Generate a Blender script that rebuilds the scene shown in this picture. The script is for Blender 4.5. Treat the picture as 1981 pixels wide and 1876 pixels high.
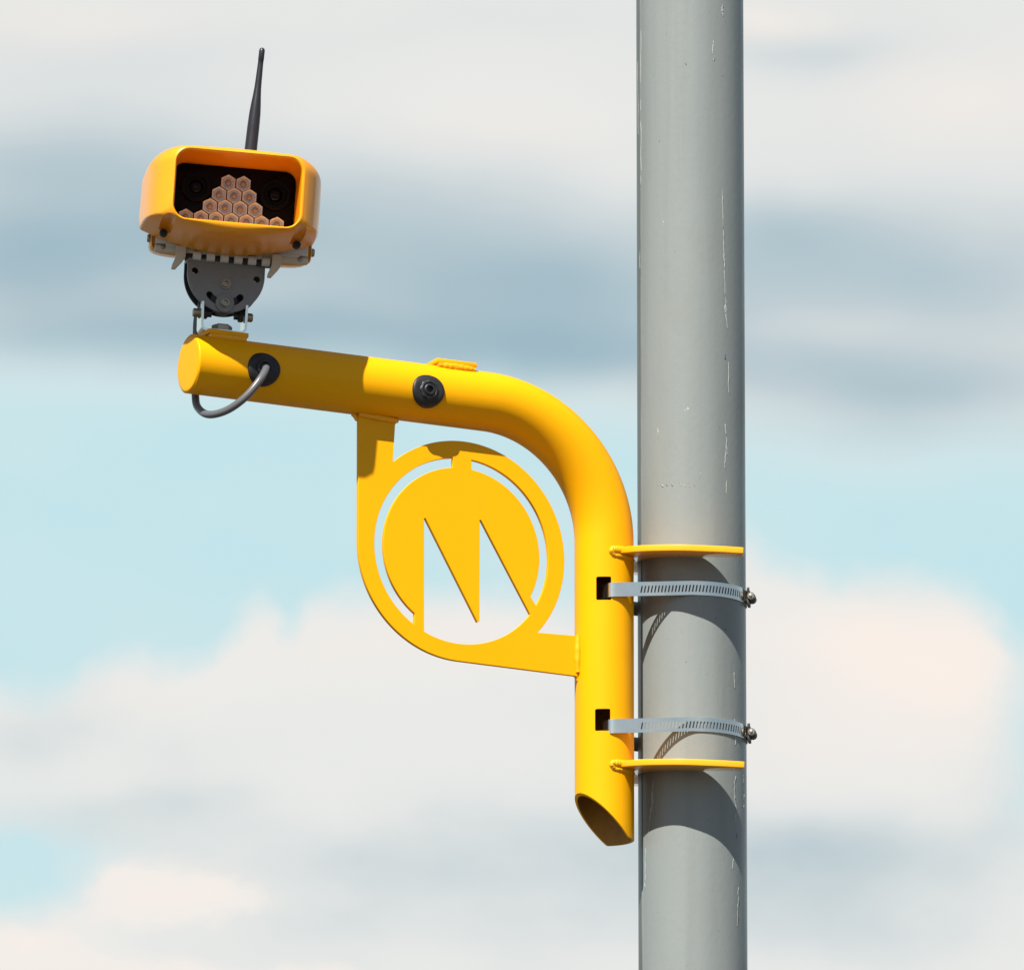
import bpy, bmesh, math, random
from mathutils import Vector, Matrix, noise
from mathutils.geometry import tessellate_polygon

random.seed(7)
PI = math.pi
R = math.radians
scene = bpy.context.scene
for o in list(bpy.data.objects):
    bpy.data.objects.remove(o, do_unlink=True)
COL = scene.collection

# ------------------------------------------------------------------ scale
# One "unit" in the builders below is 0.67 mm (the pole is 209 units = 140 mm thick).
S = 0.00067
IMG_W, IMG_H = 1981.0, 1876.0

# ------------------------------------------------------------------ camera
ELEV = R(13.0)             # looking up at the bracket from the ground
DIST = 16.0
FWD = Vector((0, math.cos(ELEV), math.sin(ELEV)))
UP = Vector((0, -math.sin(ELEV), math.cos(ELEV)))
TARGET = Vector(((990.5 - 1337.5) * S, 0, 1.6 + DIST * math.sin(ELEV)))
CAM = TARGET - FWD * DIST
cam_data = bpy.data.cameras.new('camera')
cam_data.sensor_width = 36
cam_data.lens = 36 * DIST / (IMG_W * S)
cam_data.clip_start = 0.1
cam_data.clip_end = 3000
cam = bpy.data.objects.new('camera', cam_data)
COL.objects.link(cam)
cam.location = CAM
cam.rotation_euler = (PI / 2 + ELEV, 0, 0)
scene.camera = cam


def ray(px, py):
    return (FWD + Vector((1, 0, 0)) * ((px - IMG_W / 2) * S / DIST) - UP * ((py - IMG_H / 2) * S / DIST))


def at_depth(px, py, y):
    """World point on the line of sight whose world y is y (in units)."""
    d = ray(px, py)
    t = (y * S - CAM.y) / d.y
    return CAM + d * t


# ------------------------------------------------------------------ view
scene.view_settings.view_transform = 'Standard'
scene.view_settings.look = 'None'
scene.view_settings.exposure = 0.8
scene.view_settings.gamma = 1
scene.view_settings.use_curve_mapping = False
scene.render.engine = 'CYCLES'
scene.cycles.max_bounces = 8

# ------------------------------------------------------------------ sun
L = Vector((29.7, 73.4, -97.0)).normalized()
sun_el = math.asin(-L.z)
sun_az = math.atan2(-L.x, -L.y)
sd = bpy.data.lights.new('sun', 'SUN')
sd.energy = 5.0
sd.angle = R(0.5)
sd.color = (1.0, 0.95, 0.88)
sun = bpy.data.objects.new('sun', sd)
COL.objects.link(sun)
sun.rotation_euler = L.to_track_quat('-Z', 'Y').to_euler()
sun.location = (-2, -5, 9)

# ------------------------------------------------------------------ sky
world = bpy.data.worlds.new('World')
scene.world = world
world.use_nodes = True
SKY_STRENGTH = 0.05


def build_sky():
    nt = world.node_tree
    nt.nodes.clear()
    N = nt.nodes.new
    lk = nt.links.new

    def sock(i, v):
        if isinstance(v, bpy.types.NodeSocket):
            lk(v, i)
        else:
            i.default_value = v

    def mth(op, a, b=0.0, c=None, clamp=False):
        n = N('ShaderNodeMath')
        n.operation = op
        n.use_clamp = clamp
        sock(n.inputs[0], a)
        sock(n.inputs[1], b)
        if c is not None:
            sock(n.inputs[2], c)
        return n.outputs[0]

    def vec(op, a, b):
        n = N('ShaderNodeVectorMath')
        n.operation = op
        sock(n.inputs[0], a)
        sock(n.inputs[1], b)
        return n

    def rng(v, a, b, c=0.0, d=1.0):
        n = N('ShaderNodeMapRange')
        n.interpolation_type = 'SMOOTHSTEP'
        sock(n.inputs['Value'], v)
        n.inputs['From Min'].default_value = a
        n.inputs['From Max'].default_value = b
        n.inputs['To Min'].default_value = c
        n.inputs['To Max'].default_value = d
        return n.outputs['Result']

    def mix(f, a, b):
        n = N('ShaderNodeMix')
        n.data_type = 'RGBA'
        sock(n.inputs['Factor'], f)
        sock(n.inputs['A'], a)
        sock(n.inputs['B'], b)
        return n.outputs['Result']

    sky = N('ShaderNodeTexSky')
    sky.sky_type = 'NISHITA'
    sky.sun_disc = False
    sky.sun_elevation = sun_el
    sky.sun_rotation = sun_az
    sky.air_density = 1.0
    sky.dust_density = 0.4
    sky.ozone_density = 1.0
    tc = N('ShaderNodeTexCoord')
    dirn = tc.outputs['Generated']
    sep = N('ShaderNodeSeparateXYZ')
    lk(dirn, sep.inputs[0])
    x, y, z = sep.outputs
    ysafe = mth('MAXIMUM', y, 0.15)
    # azimuth and elevation of the direction, as columns and rows of a chart of this part of the sky
    kk = DIST / S
    col_ = mth('MULTIPLY_ADD', mth('DIVIDE', x, ysafe), math.cos(ELEV) * kk, IMG_W / 2)
    row_ = mth('MULTIPLY_ADD', mth('DIVIDE', z, ysafe), -math.cos(ELEV) ** 2 * kk, IMG_H / 2 + math.tan(ELEV) * math.cos(ELEV) ** 2 * kk)
    cmb = N('ShaderNodeCombineXYZ')
    lk(col_, cmb.inputs[0])
    lk(row_, cmb.inputs[1])

    def noise_tex(scale, detail, rough=0.5, src=None, stretch=None):
        n = N('ShaderNodeTexNoise')
        n.inputs['Scale'].default_value = scale
        n.inputs['Detail'].default_value = detail
        n.inputs['Roughness'].default_value = rough
        v = src or cmb.outputs[0]
        if stretch:
            v = vec('MULTIPLY', v, stretch).outputs[0]
        lk(v, n.inputs['Vector'])
        return n
    # turbulence that billows every bank of cloud
    w1 = vec('MULTIPLY', vec('SUBTRACT', noise_tex(0.0028, 2.0, .45).outputs['Color'], (0.5, 0.5, 0.5)).outputs[0], (190.0, 90.0, 0.0)).outputs[0]
    P = vec('ADD', cmb.outputs[0], w1).outputs[0]
    w2 = vec('MULTIPLY', vec('SUBTRACT', noise_tex(0.0095, 3.0, .55).outputs['Color'], (0.5, 0.5, 0.5)).outputs[0], (95.0, 80.0, 0.0)).outputs[0]
    Q = vec('ADD', cmb.outputs[0], w2).outputs[0]
    sq = N('ShaderNodeSeparateXYZ')
    lk(Q, sq.inputs[0])
    sp_ = N('ShaderNodeSeparateXYZ')
    lk(P, sp_.inputs[0])

    def field(blobs, src=P):
        tot = None
        for (px, py, rx, ry, amp) in blobs:
            q = vec('MULTIPLY', vec('SUBTRACT', src, (px, py, 0)).outputs[0], (1 / rx, 1 / ry, 0)).outputs[0]
            dt = vec('DOT_PRODUCT', q, q).outputs['Value']
            g = mth('MULTIPLY', mth('EXPONENT', mth('MULTIPLY', dt, -1.0)), amp)
            tot = g if tot is None else mth('ADD', tot, g)
        return tot

    def edge(points, src):
        """Height of a cloud edge along the horizon: piecewise curve of (column, row)."""
        fc = N('ShaderNodeFloatCurve')
        cv = fc.mapping.curves[0]
        pts = [((px + 400) / 2800.0, py / 1876.0) for px, py in points]
        cv.points[0].location = pts[0]
        cv.points[1].location = pts[-1]
        for p_ in pts[1:-1]:
            cv.points.new(*p_)
        fc.mapping.update()
        lk(mth('DIVIDE', mth('ADD', src, 400.0), 2800.0, clamp=True), fc.inputs['Value'])
        return mth('MULTIPLY', fc.outputs['Value'], 1876.0)

    k = 1.0 / SKY_STRENGTH

    def C(r, g, b):
        return (r * k, g * k, b * k, 1)
    fine = mth('SUBTRACT', noise_tex(0.006, 4.0, .5, stretch=(.55, 1, 1)).outputs['Fac'], 0.5)
    soft = mth('SUBTRACT', noise_tex(0.0022, 3.0, .5, stretch=(.5, 1, 1)).outputs['Fac'], 0.5)

    # high deck: white above, grey-blue belly, thinning to clear air below
    yA = edge(DECK_EDGE, sp_.outputs[0])
    mA = rng(mth('SUBTRACT', yA, sp_.outputs[1]), -110.0, 110.0)
    gA = mth('ADD', field(DECK_GREY), mth('ADD', mth('MULTIPLY', fine, 0.12), mth('MULTIPLY', soft, 0.30)))
    cA = mix(rng(gA, -0.22, 1.15), C(*DECK_WHITE), C(*CLOUD_GREY))
    cA = mix(mth('MULTIPLY', field(DECK_WARM), 1.0, clamp=True), cA, C(*CLOUD_WARM))
    # heaped bank lower down, lit from above with a bluish base
    yB = edge(BANK_EDGE, sq.outputs[0])
    mB = rng(mth('SUBTRACT', sq.outputs[1], yB), -58.0, 60.0)
    mB = mth('MULTIPLY', mB, mth('SUBTRACT', 1.0, mth('MULTIPLY', field(BANK_GAP, Q), 1.0, clamp=True)), clamp=True)
    gB = mth('ADD', field(BANK_GREY), mth('ADD', mth('MULTIPLY', fine, 0.40), mth('MULTIPLY', soft, 0.35)))
    cB = mix(rng(gB, -0.10, 1.15), C(*CLOUD_WHITE), C(*CLOUD_GREY))
    cB = mix(mth('MULTIPLY', field(BANK_WARM), 1.0, clamp=True), cB, C(*CLOUD_WARM))
    # small heap near the bottom left
    mC = rng(field(HEAP, Q), 0.12, 0.95)
    cC = mix(mth('ADD', 0.55, mth('MULTIPLY', fine, 1.2), clamp=True), C(*CLOUD_WHITE), C(*CLOUD_WARM))

    # scattered fair-weather cloud over the rest of the sky
    n3 = N('ShaderNodeTexNoise')
    n3.inputs['Scale'].default_value = 3.0
    n3.inputs['Detail'].default_value = 5.0
    lk(dirn, n3.inputs['Vector'])
    far = rng(mth('ABSOLUTE', mth('DIVIDE', x, ysafe)), 0.07, 0.3)
    far = mth('MAXIMUM', far, rng(mth('DIVIDE', z, ysafe), 0.32, 0.6))
    far = mth('MAXIMUM', far, rng(y, 0.6, 0.3))
    scat = rng(n3.outputs['Fac'], 0.63, 0.84)
    n4 = N('ShaderNodeTexNoise')
    n4.inputs['Scale'].default_value = 5.0
    n4.inputs['Detail'].default_value = 5.0
    lk(vec('MULTIPLY', dirn, (1.0, 1.0, 3.0)).outputs[0], n4.inputs['Vector'])
    low = mth('MULTIPLY', rng(z, 0.36, 0.27), rng(y, 0.3, 0.9))
    scat = mth('MAXIMUM', scat, mth('MULTIPLY', rng(n4.outputs['Fac'], 0.44, 0.62), low))
    # thin bright haze veils the blue near the horizon
    veil = mth('MULTIPLY', rng(z, 0.36, 0.27, 0.0, 0.95), rng(y, 0.3, 0.9, 0.0, 1.0))
    base = mix(veil, sky.outputs['Color'], C(*VEIL))
    base = mix(mth('MULTIPLY_ADD', soft, 0.9, 0.10, clamp=True), base, C(*DECK_WHITE))
    near = mix(mA, base, cA)
    near = mix(mB, near, cB)
    near = mix(mC, near, cC)
    rest = mix(scat, base, C(*CLOUD_WHITE))
    col = mix(far, near, rest)
    bg = N('ShaderNodeBackground')
    bg.inputs['Strength'].default_value = SKY_STRENGTH
    lk(col, bg.inputs['Color'])
    out = N('ShaderNodeOutputWorld')
    lk(bg.outputs[0], out.inputs['Surface'])


VEIL = (0.322, 0.460, 0.486)
CLOUD_WHITE = (0.475, 0.478, 0.466)
DECK_WHITE = (0.470, 0.472, 0.462)
CLOUD_GREY = (0.190, 0.275, 0.320)
CLOUD_WARM = (0.555, 0.498, 0.460)
# lower edge of the high deck, upper edge of the heaped bank: (column, row) along the horizon
DECK_EDGE = [(-400, 690), (0, 700), (350, 735), (700, 745), (1000, 760), (1230, 790), (1450, 850), (1700, 870), (2000, 850), (2400, 830)]
BANK_EDGE = [(-400, 1400), (0, 1330), (107, 1340), (190, 1290), (272, 1262), (330, 1290), (395, 1275), (468, 1195), (507, 1178), (557, 1212), (607, 1172),
             (690, 1152), (850, 1150), (1000, 1165), (1130, 1175), (1250, 1140), (1400, 1035), (1455, 1045), (1500, 1095), (1600, 1120), (1750, 1130), (1850, 1145),
             (1915, 1190), (2000, 1260), (2400, 1330)]
DECK_GREY = [
    (250, 360, 700, 150, .30), (900, 400, 420, 120, .18),
    (40, 510, 320, 140, .76), (760, 530, 460, 150, .46), (600, 715, 800, 55, .30), (1750, 860, 450, 45, .25), (1080, 560, 300, 100, .45), (1760, 540, 480, 160, .66), (1490, 430, 200, 80, .30), (1600, 650, 200, 45, -.16), (930, 190, 400, 110, -.20),
    (1740, 770, 430, 75, .55), (1580, 90, 230, 50, .28), (150, 300, 320, 70, .30), (1100, 670, 420, 60, .50), (480, 640, 300, 60, .48),
    (120, 660, 260, 50, .32), (1250, 330, 200, 60, -.10), (300, 90, 500, 60, .14), (980, 40, 200, 40, .10), (150, 180, 400, 90, .12), (900, 640, 500, 90, .12), (420, 430, 200, 80, .30),
]
DECK_WARM = [(1900, 180, 220, 90, .40), (120, 40, 250, 60, .25), (1480, 20, 120, 40, .45), (980, 250, 260, 60, .20)]
BANK_GAP = [(40, 1680, 150, 70, 1.0), (-250, 1660, 250, 120, 1.0), (60, 1620, 120, 40, .35), (2020, 1400, 75, 190, .75)]
BANK_GREY = [
    (50, 1410, 150, 80, 0.30), (240, 1570, 260, 45, 0.30), (700, 1650, 420, 75, 0.24), (1000, 1720, 520, 130, 0.27), (330, 1470, 110, 60, 0.14),
    (1700, 1640, 320, 75, 0.36), (1760, 1790, 380, 100, 0.22), (1480, 1700, 260, 110, 0.22), (620, 1790, 240, 60, 0.22), (150, 1630, 200, 40, 0.18),
    (1200, 1600, 280, 80, 0.20), (1960, 1480, 120, 150, 0.25), (420, 1540, 150, 40, 0.11),
]
BANK_WARM = [(1700, 1250, 260, 110, .85), (1600, 1430, 260, 90, .35), (880, 1230, 240, 80, .45), (300, 1330, 150, 50, .25), (560, 1270, 160, 60, .20), (1850, 1330, 120, 120, .4)]
HEAP = [(250, 1720, 85, 48, .8), (345, 1712, 100, 52, 1.0), (440, 1742, 100, 38, .75), (230, 1772, 90, 30, .6), (40, 1840, 130, 70, 1.0), (130, 1890, 220, 60, .9), (520, 1885, 300, 32, .7)]
build_sky()


# ------------------------------------------------------------------ materials
def mat_base(name):
    m = bpy.data.materials.new(name)
    m.use_nodes = True
    nt = m.node_tree
    b = nt.nodes['Principled BSDF']
    return m, nt, b


def surf(name, col, rough=0.5, metal=0.0, coat=0.0, coat_rough=0.1, spec=0.5, var=0.06, vscale=30.0,
         bump=0.0, bscale=200.0, rvar=0.08, dirt=0.0, dirt_col=(0.10, 0.07, 0.04), sss=0.0):
    """Painted / moulded / metal surface with broken-up colour, gloss and a little grime."""
    m, nt, b = mat_base(name)
    N, lk = nt.nodes.new, nt.links.new
    tc = N('ShaderNodeTexCoord')
    n = N('ShaderNodeTexNoise')
    n.inputs['Scale'].default_value = vscale
    n.inputs['Detail'].default_value = 5
    lk(tc.outputs['Object'], n.inputs['Vector'])
    mx = N('ShaderNodeMix')
    mx.data_type = 'RGBA'
    mx.inputs['A'].default_value = (*[c * (1 - var) for c in col], 1)
    mx.inputs['B'].default_value = (*[min(1, c * (1 + var)) for c in col], 1)
    lk(n.outputs['Fac'], mx.inputs['Factor'])
    c_out = mx.outputs['Result']
    if dirt > 0:
        n2 = N('ShaderNodeTexNoise')
        n2.inputs['Scale'].default_value = vscale * 3.1
        n2.inputs['Detail'].default_value = 8
        n2.inputs['Roughness'].default_value = 0.7
        lk(tc.outputs['Object'], n2.inputs['Vector'])
        mr = N('ShaderNodeMapRange')
        mr.inputs['From Min'].default_value = 0.56
        mr.inputs['From Max'].default_value = 0.78
        mr.inputs['To Max'].default_value = dirt
        lk(n2.outputs['Fac'], mr.inputs['Value'])
        m2 = N('ShaderNodeMix')
        m2.data_type = 'RGBA'
        lk(mr.outputs['Result'], m2.inputs['Factor'])
        lk(c_out, m2.inputs['A'])
        m2.inputs['B'].default_value = (*dirt_col, 1)
        c_out = m2.outputs['Result']
    lk(c_out, b.inputs['Base Color'])
    mr = N('ShaderNodeMapRange')
    mr.inputs['To Min'].default_value = max(0.02, rough - rvar)
    mr.inputs['To Max'].default_value = min(1, rough + rvar)
    lk(n.outputs['Fac'], mr.inputs['Value'])
    lk(mr.outputs['Result'], b.inputs['Roughness'])
    b.inputs['Metallic'].default_value = metal
    b.inputs['Coat Weight'].default_value = coat
    b.inputs['Coat Roughness'].default_value = coat_rough
    b.inputs['Specular IOR Level'].default_value = spec
    if bump > 0:
        n3 = N('ShaderNodeTexNoise')
        n3.inputs['Scale'].default_value = bscale
        n3.inputs['Detail'].default_value = 3
        lk(tc.outputs['Object'], n3.inputs['Vector'])
        bp_ = N('ShaderNodeBump')
        bp_.inputs['Strength'].default_value = bump
        bp_.inputs['Distance'].default_value = 0.001
        lk(n3.outputs['Fac'], bp_.inputs['Height'])
        lk(bp_.outputs[0], b.inputs['Normal'])
    return m


M = {}
M['yellow'] = surf('yellow_gloss_paint', (0.83, 0.378, 0.0006), .5, coat=.10, coat_rough=.06, spec=.10, var=.03, vscale=9, bump=.05, bscale=160, dirt=.06)
M['yellow_saddle'] = surf('yellow_gloss_paint_on_saddle', (0.83, 0.378, 0.0006), .4, coat=.8, coat_rough=.03, spec=.25, var=.03, vscale=9, dirt=.06)
M['yellow_weld'] = surf('yellow_paint_over_weld', (0.83, 0.378, 0.0006), .35, coat=.4, coat_rough=.08, spec=.3, var=.05, vscale=60, bump=.2, bscale=120, dirt=.15)
M['yellow_in'] = surf('dark_yellow_inside_tube', (0.36, 0.165, 0.018), .7, var=.3, vscale=40, bump=.3, dirt=.5)  # inner wall, a darker brown-yellow than the outside paint
M['hood'] = surf('yellow_moulded_plastic', (0.84, 0.325, 0.006), .34, coat=.35, coat_rough=.14, spec=.4, var=.025, vscale=12, bump=.04, bscale=90)
M['pan'] = surf('yellow_casting', (0.78, 0.34, 0.02), .45, coat=.2, var=.05, vscale=20, bump=.08, dirt=.12)
M['casing'] = surf('pale_grey_casting', (0.56, 0.56, 0.52), .5, var=.06, vscale=30, bump=.12, dirt=.25, dirt_col=(.2, .18, .14))
M['tab'] = surf('off_white_plastic', (0.52, 0.49, 0.40), .45, var=.06, vscale=40, dirt=.2)
M['black_panel'] = surf('black_panel', (0.0035, 0.0035, 0.004), .5, var=.3, vscale=30, spec=.08)
M['lens_ring'] = surf('black_anodised_ring', (0.0035, 0.0035, 0.004), .5, var=.2, spec=.06)
M['glass'] = surf('dark_lens_glass', (0.002, 0.003, 0.005), .12, var=.1, spec=.12)
M['led'] = surf('clear_pinkish_resin', (0.58, 0.59, 0.61), .25, var=.10, vscale=120, coat=.8, coat_rough=.06, spec=.6)
M['led_core'] = surf('amber_resin_core', (0.24, 0.17, 0.12), .3, var=.2, vscale=200, coat=.6)
M['antenna'] = surf('black_antenna_plastic', (0.018, 0.017, 0.021), .34, var=.15, vscale=60, spec=.5, bump=.05)
M['rubber'] = surf('black_rubber', (0.016, 0.016, 0.018), .48, var=.2, vscale=50, spec=.4, bump=.08)
M['cable'] = surf('grey_pvc_cable', (0.105, 0.105, 0.113), .33, var=.06, vscale=40, spec=.5)
M['zinc'] = surf('dull_grey_metal', (0.19, 0.193, 0.195), .45, metal=.35, var=.14, vscale=45, bump=.15, bscale=400, dirt=.3, dirt_col=(.06, .05, .045))
M['dark_metal'] = surf('near_black_metal', (0.022, 0.022, 0.024), .5, metal=.2, var=.2, vscale=40, bump=.1)
M['inox'] = surf('stainless_steel', (0.84, 0.81, 0.71), .22, metal=1, var=.08, vscale=25, rvar=.12, bump=.04, bscale=60, dirt=.12, dirt_col=(.25, .22, .17))
M['bolt'] = surf('weathered_bolt_steel', (0.30, 0.27, 0.22), .38, metal=.85, var=.25, vscale=120, dirt=.5)
M['hole'] = surf('slot_shade_black', (0.012, 0.009, 0.007), .8, var=.2, spec=.1)  # near-black on the slots' cut faces, standing in for the shade inside
M['streak'] = surf('dried_white_paint_run', (0.34, 0.36, 0.34), .5, var=.25, vscale=220, bump=.3, dirt=.35, dirt_col=(.2, .2, .18))
M['scuff'] = surf('blue_grey_scuff', (0.10, 0.12, 0.20), .6, var=.4, vscale=300)


def pole_material():
    m, nt, b = mat_base('grey_gloss_pole_paint')
    N, lk = nt.nodes.new, nt.links.new
    tc = N('ShaderNodeTexCoord')
    obj_ = tc.outputs['Object']

    def nze(scale, detail=5, vec_scale=None, rough=.55):
        n = N('ShaderNodeTexNoise')
        n.inputs['Scale'].default_value = scale
        n.inputs['Detail'].default_value = detail
        n.inputs['Roughness'].default_value = rough
        if vec_scale:
            mp = N('ShaderNodeMapping')
            mp.inputs['Scale'].default_value = vec_scale
            lk(obj_, mp.inputs['Vector'])
            lk(mp.outputs[0], n.inputs['Vector'])
        else:
            lk(obj_, n.inputs['Vector'])
        return n.outputs['Fac']

    def rng(v, a, c, lo=0.0, hi=1.0):
        r_ = N('ShaderNodeMapRange')
        lk(v, r_.inputs['Value'])
        r_.inputs['From Min'].default_value = a
        r_.inputs['From Max'].default_value = c
        r_.inputs['To Min'].default_value = lo
        r_.inputs['To Max'].default_value = hi
        return r_.outputs['Result']

    def mix(f, a, c):
        mx = N('ShaderNodeMix')
        mx.data_type = 'RGBA'
        lk(f, mx.inputs['Factor'])
        for nm, v in (('A', a), ('B', c)):
            if isinstance(v, tuple):
                mx.inputs[nm].default_value = (*v, 1)
            else:
                lk(v, mx.inputs[nm])
        return mx.outputs['Result']
    col = mix(nze(5, 6, (1, 1, .25)), (0.193, 0.217, 0.208), (0.226, 0.247, 0.238))
    # run-down dirt in long vertical streaks
    col = mix(rng(nze(28, 5, (1, 1, .035)), .50, .75, 0, .34), col, (0.13, 0.14, 0.135))
    col = mix(rng(nze(9, 7, (1, 1, .5), .68), .52, .72, 0, .30), col, (0.17, 0.175, 0.155))
    # fine specks and chips
    col = mix(rng(nze(170, 2), .745, .775, 0, .8), col, (0.07, 0.07, 0.07))
    col = mix(rng(nze(120, 2, (1.3, .9, 1.1)), .77, .80, 0, .7), col, (0.5, 0.5, 0.48))
    # darker strip beside the rolled seam
    sp = N('ShaderNodeSeparateXYZ')
    lk(obj_, sp.inputs[0])
    ad = N('ShaderNodeMath')
    ad.operation = 'MULTIPLY_ADD'
    lk(nze(60, 4, (1, 1, .1)), ad.inputs[0])
    ad.inputs[1].default_value = 0.004
    lk(sp.outputs[0], ad.inputs[2])
    col = mix(rng(ad.outputs[0], -.0625, -.0645, 0, .82), col, (0.06, 0.062, 0.05))
    lk(col, b.inputs['Base Color'])
    lk(rng(nze(14, 6, (1, 1, .3)), .3, .7, .34, .5), b.inputs['Roughness'])
    b.inputs['Coat Weight'].default_value = .1
    b.inputs['Specular IOR Level'].default_value = .35
    b.inputs['Coat Roughness'].default_value = .12
    bm_ = N('ShaderNodeBump')
    bm_.inputs['Strength'].default_value = .22
    bm_.inputs['Distance'].default_value = .0012
    lk(nze(150, 4, (1, 1, .6)), bm_.inputs['Height'])
    lk(bm_.outputs[0], b.inputs['Normal'])
    return m


M['pole'] = pole_material()
M['ground'] = surf('worn_pavement', (0.065, 0.063, 0.058), .9, var=.3, vscale=1.5, bump=.4, bscale=60, dirt=.4)


# ------------------------------------------------------------------ builders
def tag(o, label=None, cat=None, group=None, kind=None):
    if label:
        o['label'] = label
    if cat:
        o['category'] = cat
    if group:
        o['group'] = group
    if kind:
        o['kind'] = kind
    return o


def empty(name, loc=(0, 0, 0), rot=None):
    o = bpy.data.objects.new(name, None)
    COL.objects.link(o)
    o.location = loc
    o.empty_display_size = .05
    if rot is not None:
        if isinstance(rot, Matrix):
            o.rotation_euler = rot.to_euler()
        else:
            o.rotation_euler = rot
    return o


def finish(name, me, mat, parent=None, sharp=35):
    if len(me.materials):
        me.materials.clear()
    for m_ in (mat if isinstance(mat, (list, tuple)) else [mat]):
        me.materials.append(m_)
    me.polygons.foreach_set('use_smooth', [True] * len(me.polygons))
    me.set_sharp_from_angle(angle=R(sharp))
    me.update()
    o = bpy.data.objects.new(name, me)
    COL.objects.link(o)
    if parent:
        o.parent = parent
    return o


def obj(name, bm, mat, parent=None, sharp=35, recalc=True):
    if recalc:
        bmesh.ops.recalc_face_normals(bm, faces=bm.faces[:])
    bmesh.ops.scale(bm, vec=(S, S, S), verts=bm.verts[:])
    me = bpy.data.meshes.new(name)
    bm.to_mesh(me)
    bm.free()
    return finish(name, me, mat, parent, sharp)


def box(bm, c, size, bev=1.0, rot=None, segs=2):
    r = bmesh.ops.create_cube(bm, size=1)
    vs = r['verts']
    bmesh.ops.scale(bm, vec=size, verts=vs)
    if bev > 0:
        es = list({e for v in vs for e in v.link_edges})
        rb = bmesh.ops.bevel(bm, geom=es, offset=bev, segments=segs, affect='EDGES', profile=.5)
        vs = list({v for f in rb['faces'] for v in f.verts} | {v for v in vs if v.is_valid})
    if rot is not None:
        bmesh.ops.rotate(bm, cent=(0, 0, 0), matrix=rot, verts=vs)
    bmesh.ops.translate(bm, vec=c, verts=vs)
    return vs


def frame_of(d):
    d = Vector(d).normalized()
    a = Vector((0, 0, 1)) if abs(d.z) < .9 else Vector((1, 0, 0))
    e1 = d.cross(a).normalized()
    return e1, d.cross(e1).normalized()


def rings(bm, rows, closed_ring=True, cap0=True, cap1=True):
    """rows: lists of points of equal length, skinned together."""
    vr = [[bm.verts.new(p) for p in row] for row in rows]
    n = len(vr[0])
    for a, b in zip(vr, vr[1:]):
        for i in range(n if closed_ring else n - 1):
            j = (i + 1) % n
            bm.faces.new((a[i], a[j], b[j], b[i]))
    if cap0:
        bm.faces.new(vr[0][::-1])
    if cap1:
        bm.faces.new(vr[-1])
    return vr


def lathe(bm, base, axis, prof, seg=32, cap0=True, cap1=True, e1=None, fn=None):
    """prof: (distance along axis, radius); fn(angle, radius, i) may ripple the radius."""
    ax = Vector(axis).normalized()
    if e1 is None:
        e1, e2 = frame_of(ax)
    else:
        e1 = Vector(e1)
        e2 = ax.cross(e1)
    base = Vector(base)
    rows = []
    for i, (t, r) in enumerate(prof):
        row = []
        for k in range(seg):
            a = 2 * PI * k / seg
            rr = fn(a, r, i) if fn else r
            row.append(base + ax * t + (e1 * math.cos(a) + e2 * math.sin(a)) * max(rr, .01))
        rows.append(row)
    return rings(bm, rows, True, cap0, cap1)


def sweep(bm, pts, rad, seg=16, cap=True, fn=None):
    pts = [Vector(p) for p in pts]
    T = []
    for i in range(len(pts)):
        a = pts[max(i - 1, 0)]
        b = pts[min(i + 1, len(pts) - 1)]
        T.append((b - a).normalized())
    e1, _ = frame_of(T[0])
    rows = []
    for i, p in enumerate(pts):
        e1 = (e1 - T[i] * e1.dot(T[i])).normalized()
        e2 = T[i].cross(e1)
        r = rad(i / (len(pts) - 1)) if callable(rad) else rad
        rows.append([p + (e1 * math.cos(2 * PI * k / seg) + e2 * math.sin(2 * PI * k / seg)) * (fn(i, k, r) if fn else r)
                     for k in range(seg)])
    return rings(bm, rows, True, cap, cap)


def spline(pts, n=12):
    """Catmull-Rom through the points."""
    P = [Vector(p) for p in pts]
    P = [P[0] * 2 - P[1]] + P + [P[-1] * 2 - P[-2]]
    out = []
    for i in range(1, len(P) - 2):
        for k in range(n):
            t = k / n
            a, b, c, d = P[i - 1:i + 3]
            out.append(.5 * ((2 * b) + (c - a) * t + (2 * a - 5 * b + 4 * c - d) * t * t + (3 * b - a - 3 * c + d) * t ** 3))
    out.append(P[-2])
    return out


def plate(name, outline, holes, thick, bevel, to3, mat, parent, sharp=35):
    """Flat plate cut from sheet: outline and holes in plate coordinates, extruded and edge-rounded.
    to3(x, y, w) places it; w runs -thick/2..thick/2."""
    cu = bpy.data.curves.new('tmp', 'CURVE')
    cu.dimensions = '2D'
    cu.fill_mode = 'BOTH'
    cu.extrude = thick / 2 - bevel
    cu.bevel_depth = bevel
    cu.bevel_resolution = 2
    cu.offset = -bevel
    for loop in [outline] + holes:
        sp = cu.splines.new('POLY')
        sp.points.add(len(loop) - 1)
        for p_, q in zip(sp.points, loop):
            p_.co = (q[0], q[1], 0, 1)
        sp.use_cyclic_u = True
    o = bpy.data.objects.new('tmp', cu)
    COL.objects.link(o)
    dg = bpy.context.evaluated_depsgraph_get()
    me = bpy.data.meshes.new_from_object(o.evaluated_get(dg))
    bpy.data.objects.remove(o)
    bpy.data.curves.remove(cu)
    bm = bmesh.new()
    bm.from_mesh(me)
    bpy.data.meshes.remove(me)
    bmesh.ops.remove_doubles(bm, verts=bm.verts[:], dist=.01)
    for v in bm.verts:
        v.co = to3(*v.co)
    o = obj(name, bm, mat, parent, sharp)
    ax = (to3(0, 0, 1) - to3(0, 0, 0)).normalized()
    for p_ in o.data.polygons:
        if abs(p_.normal.dot(ax)) > .999:
            p_.use_smooth = False
    return o


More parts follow.
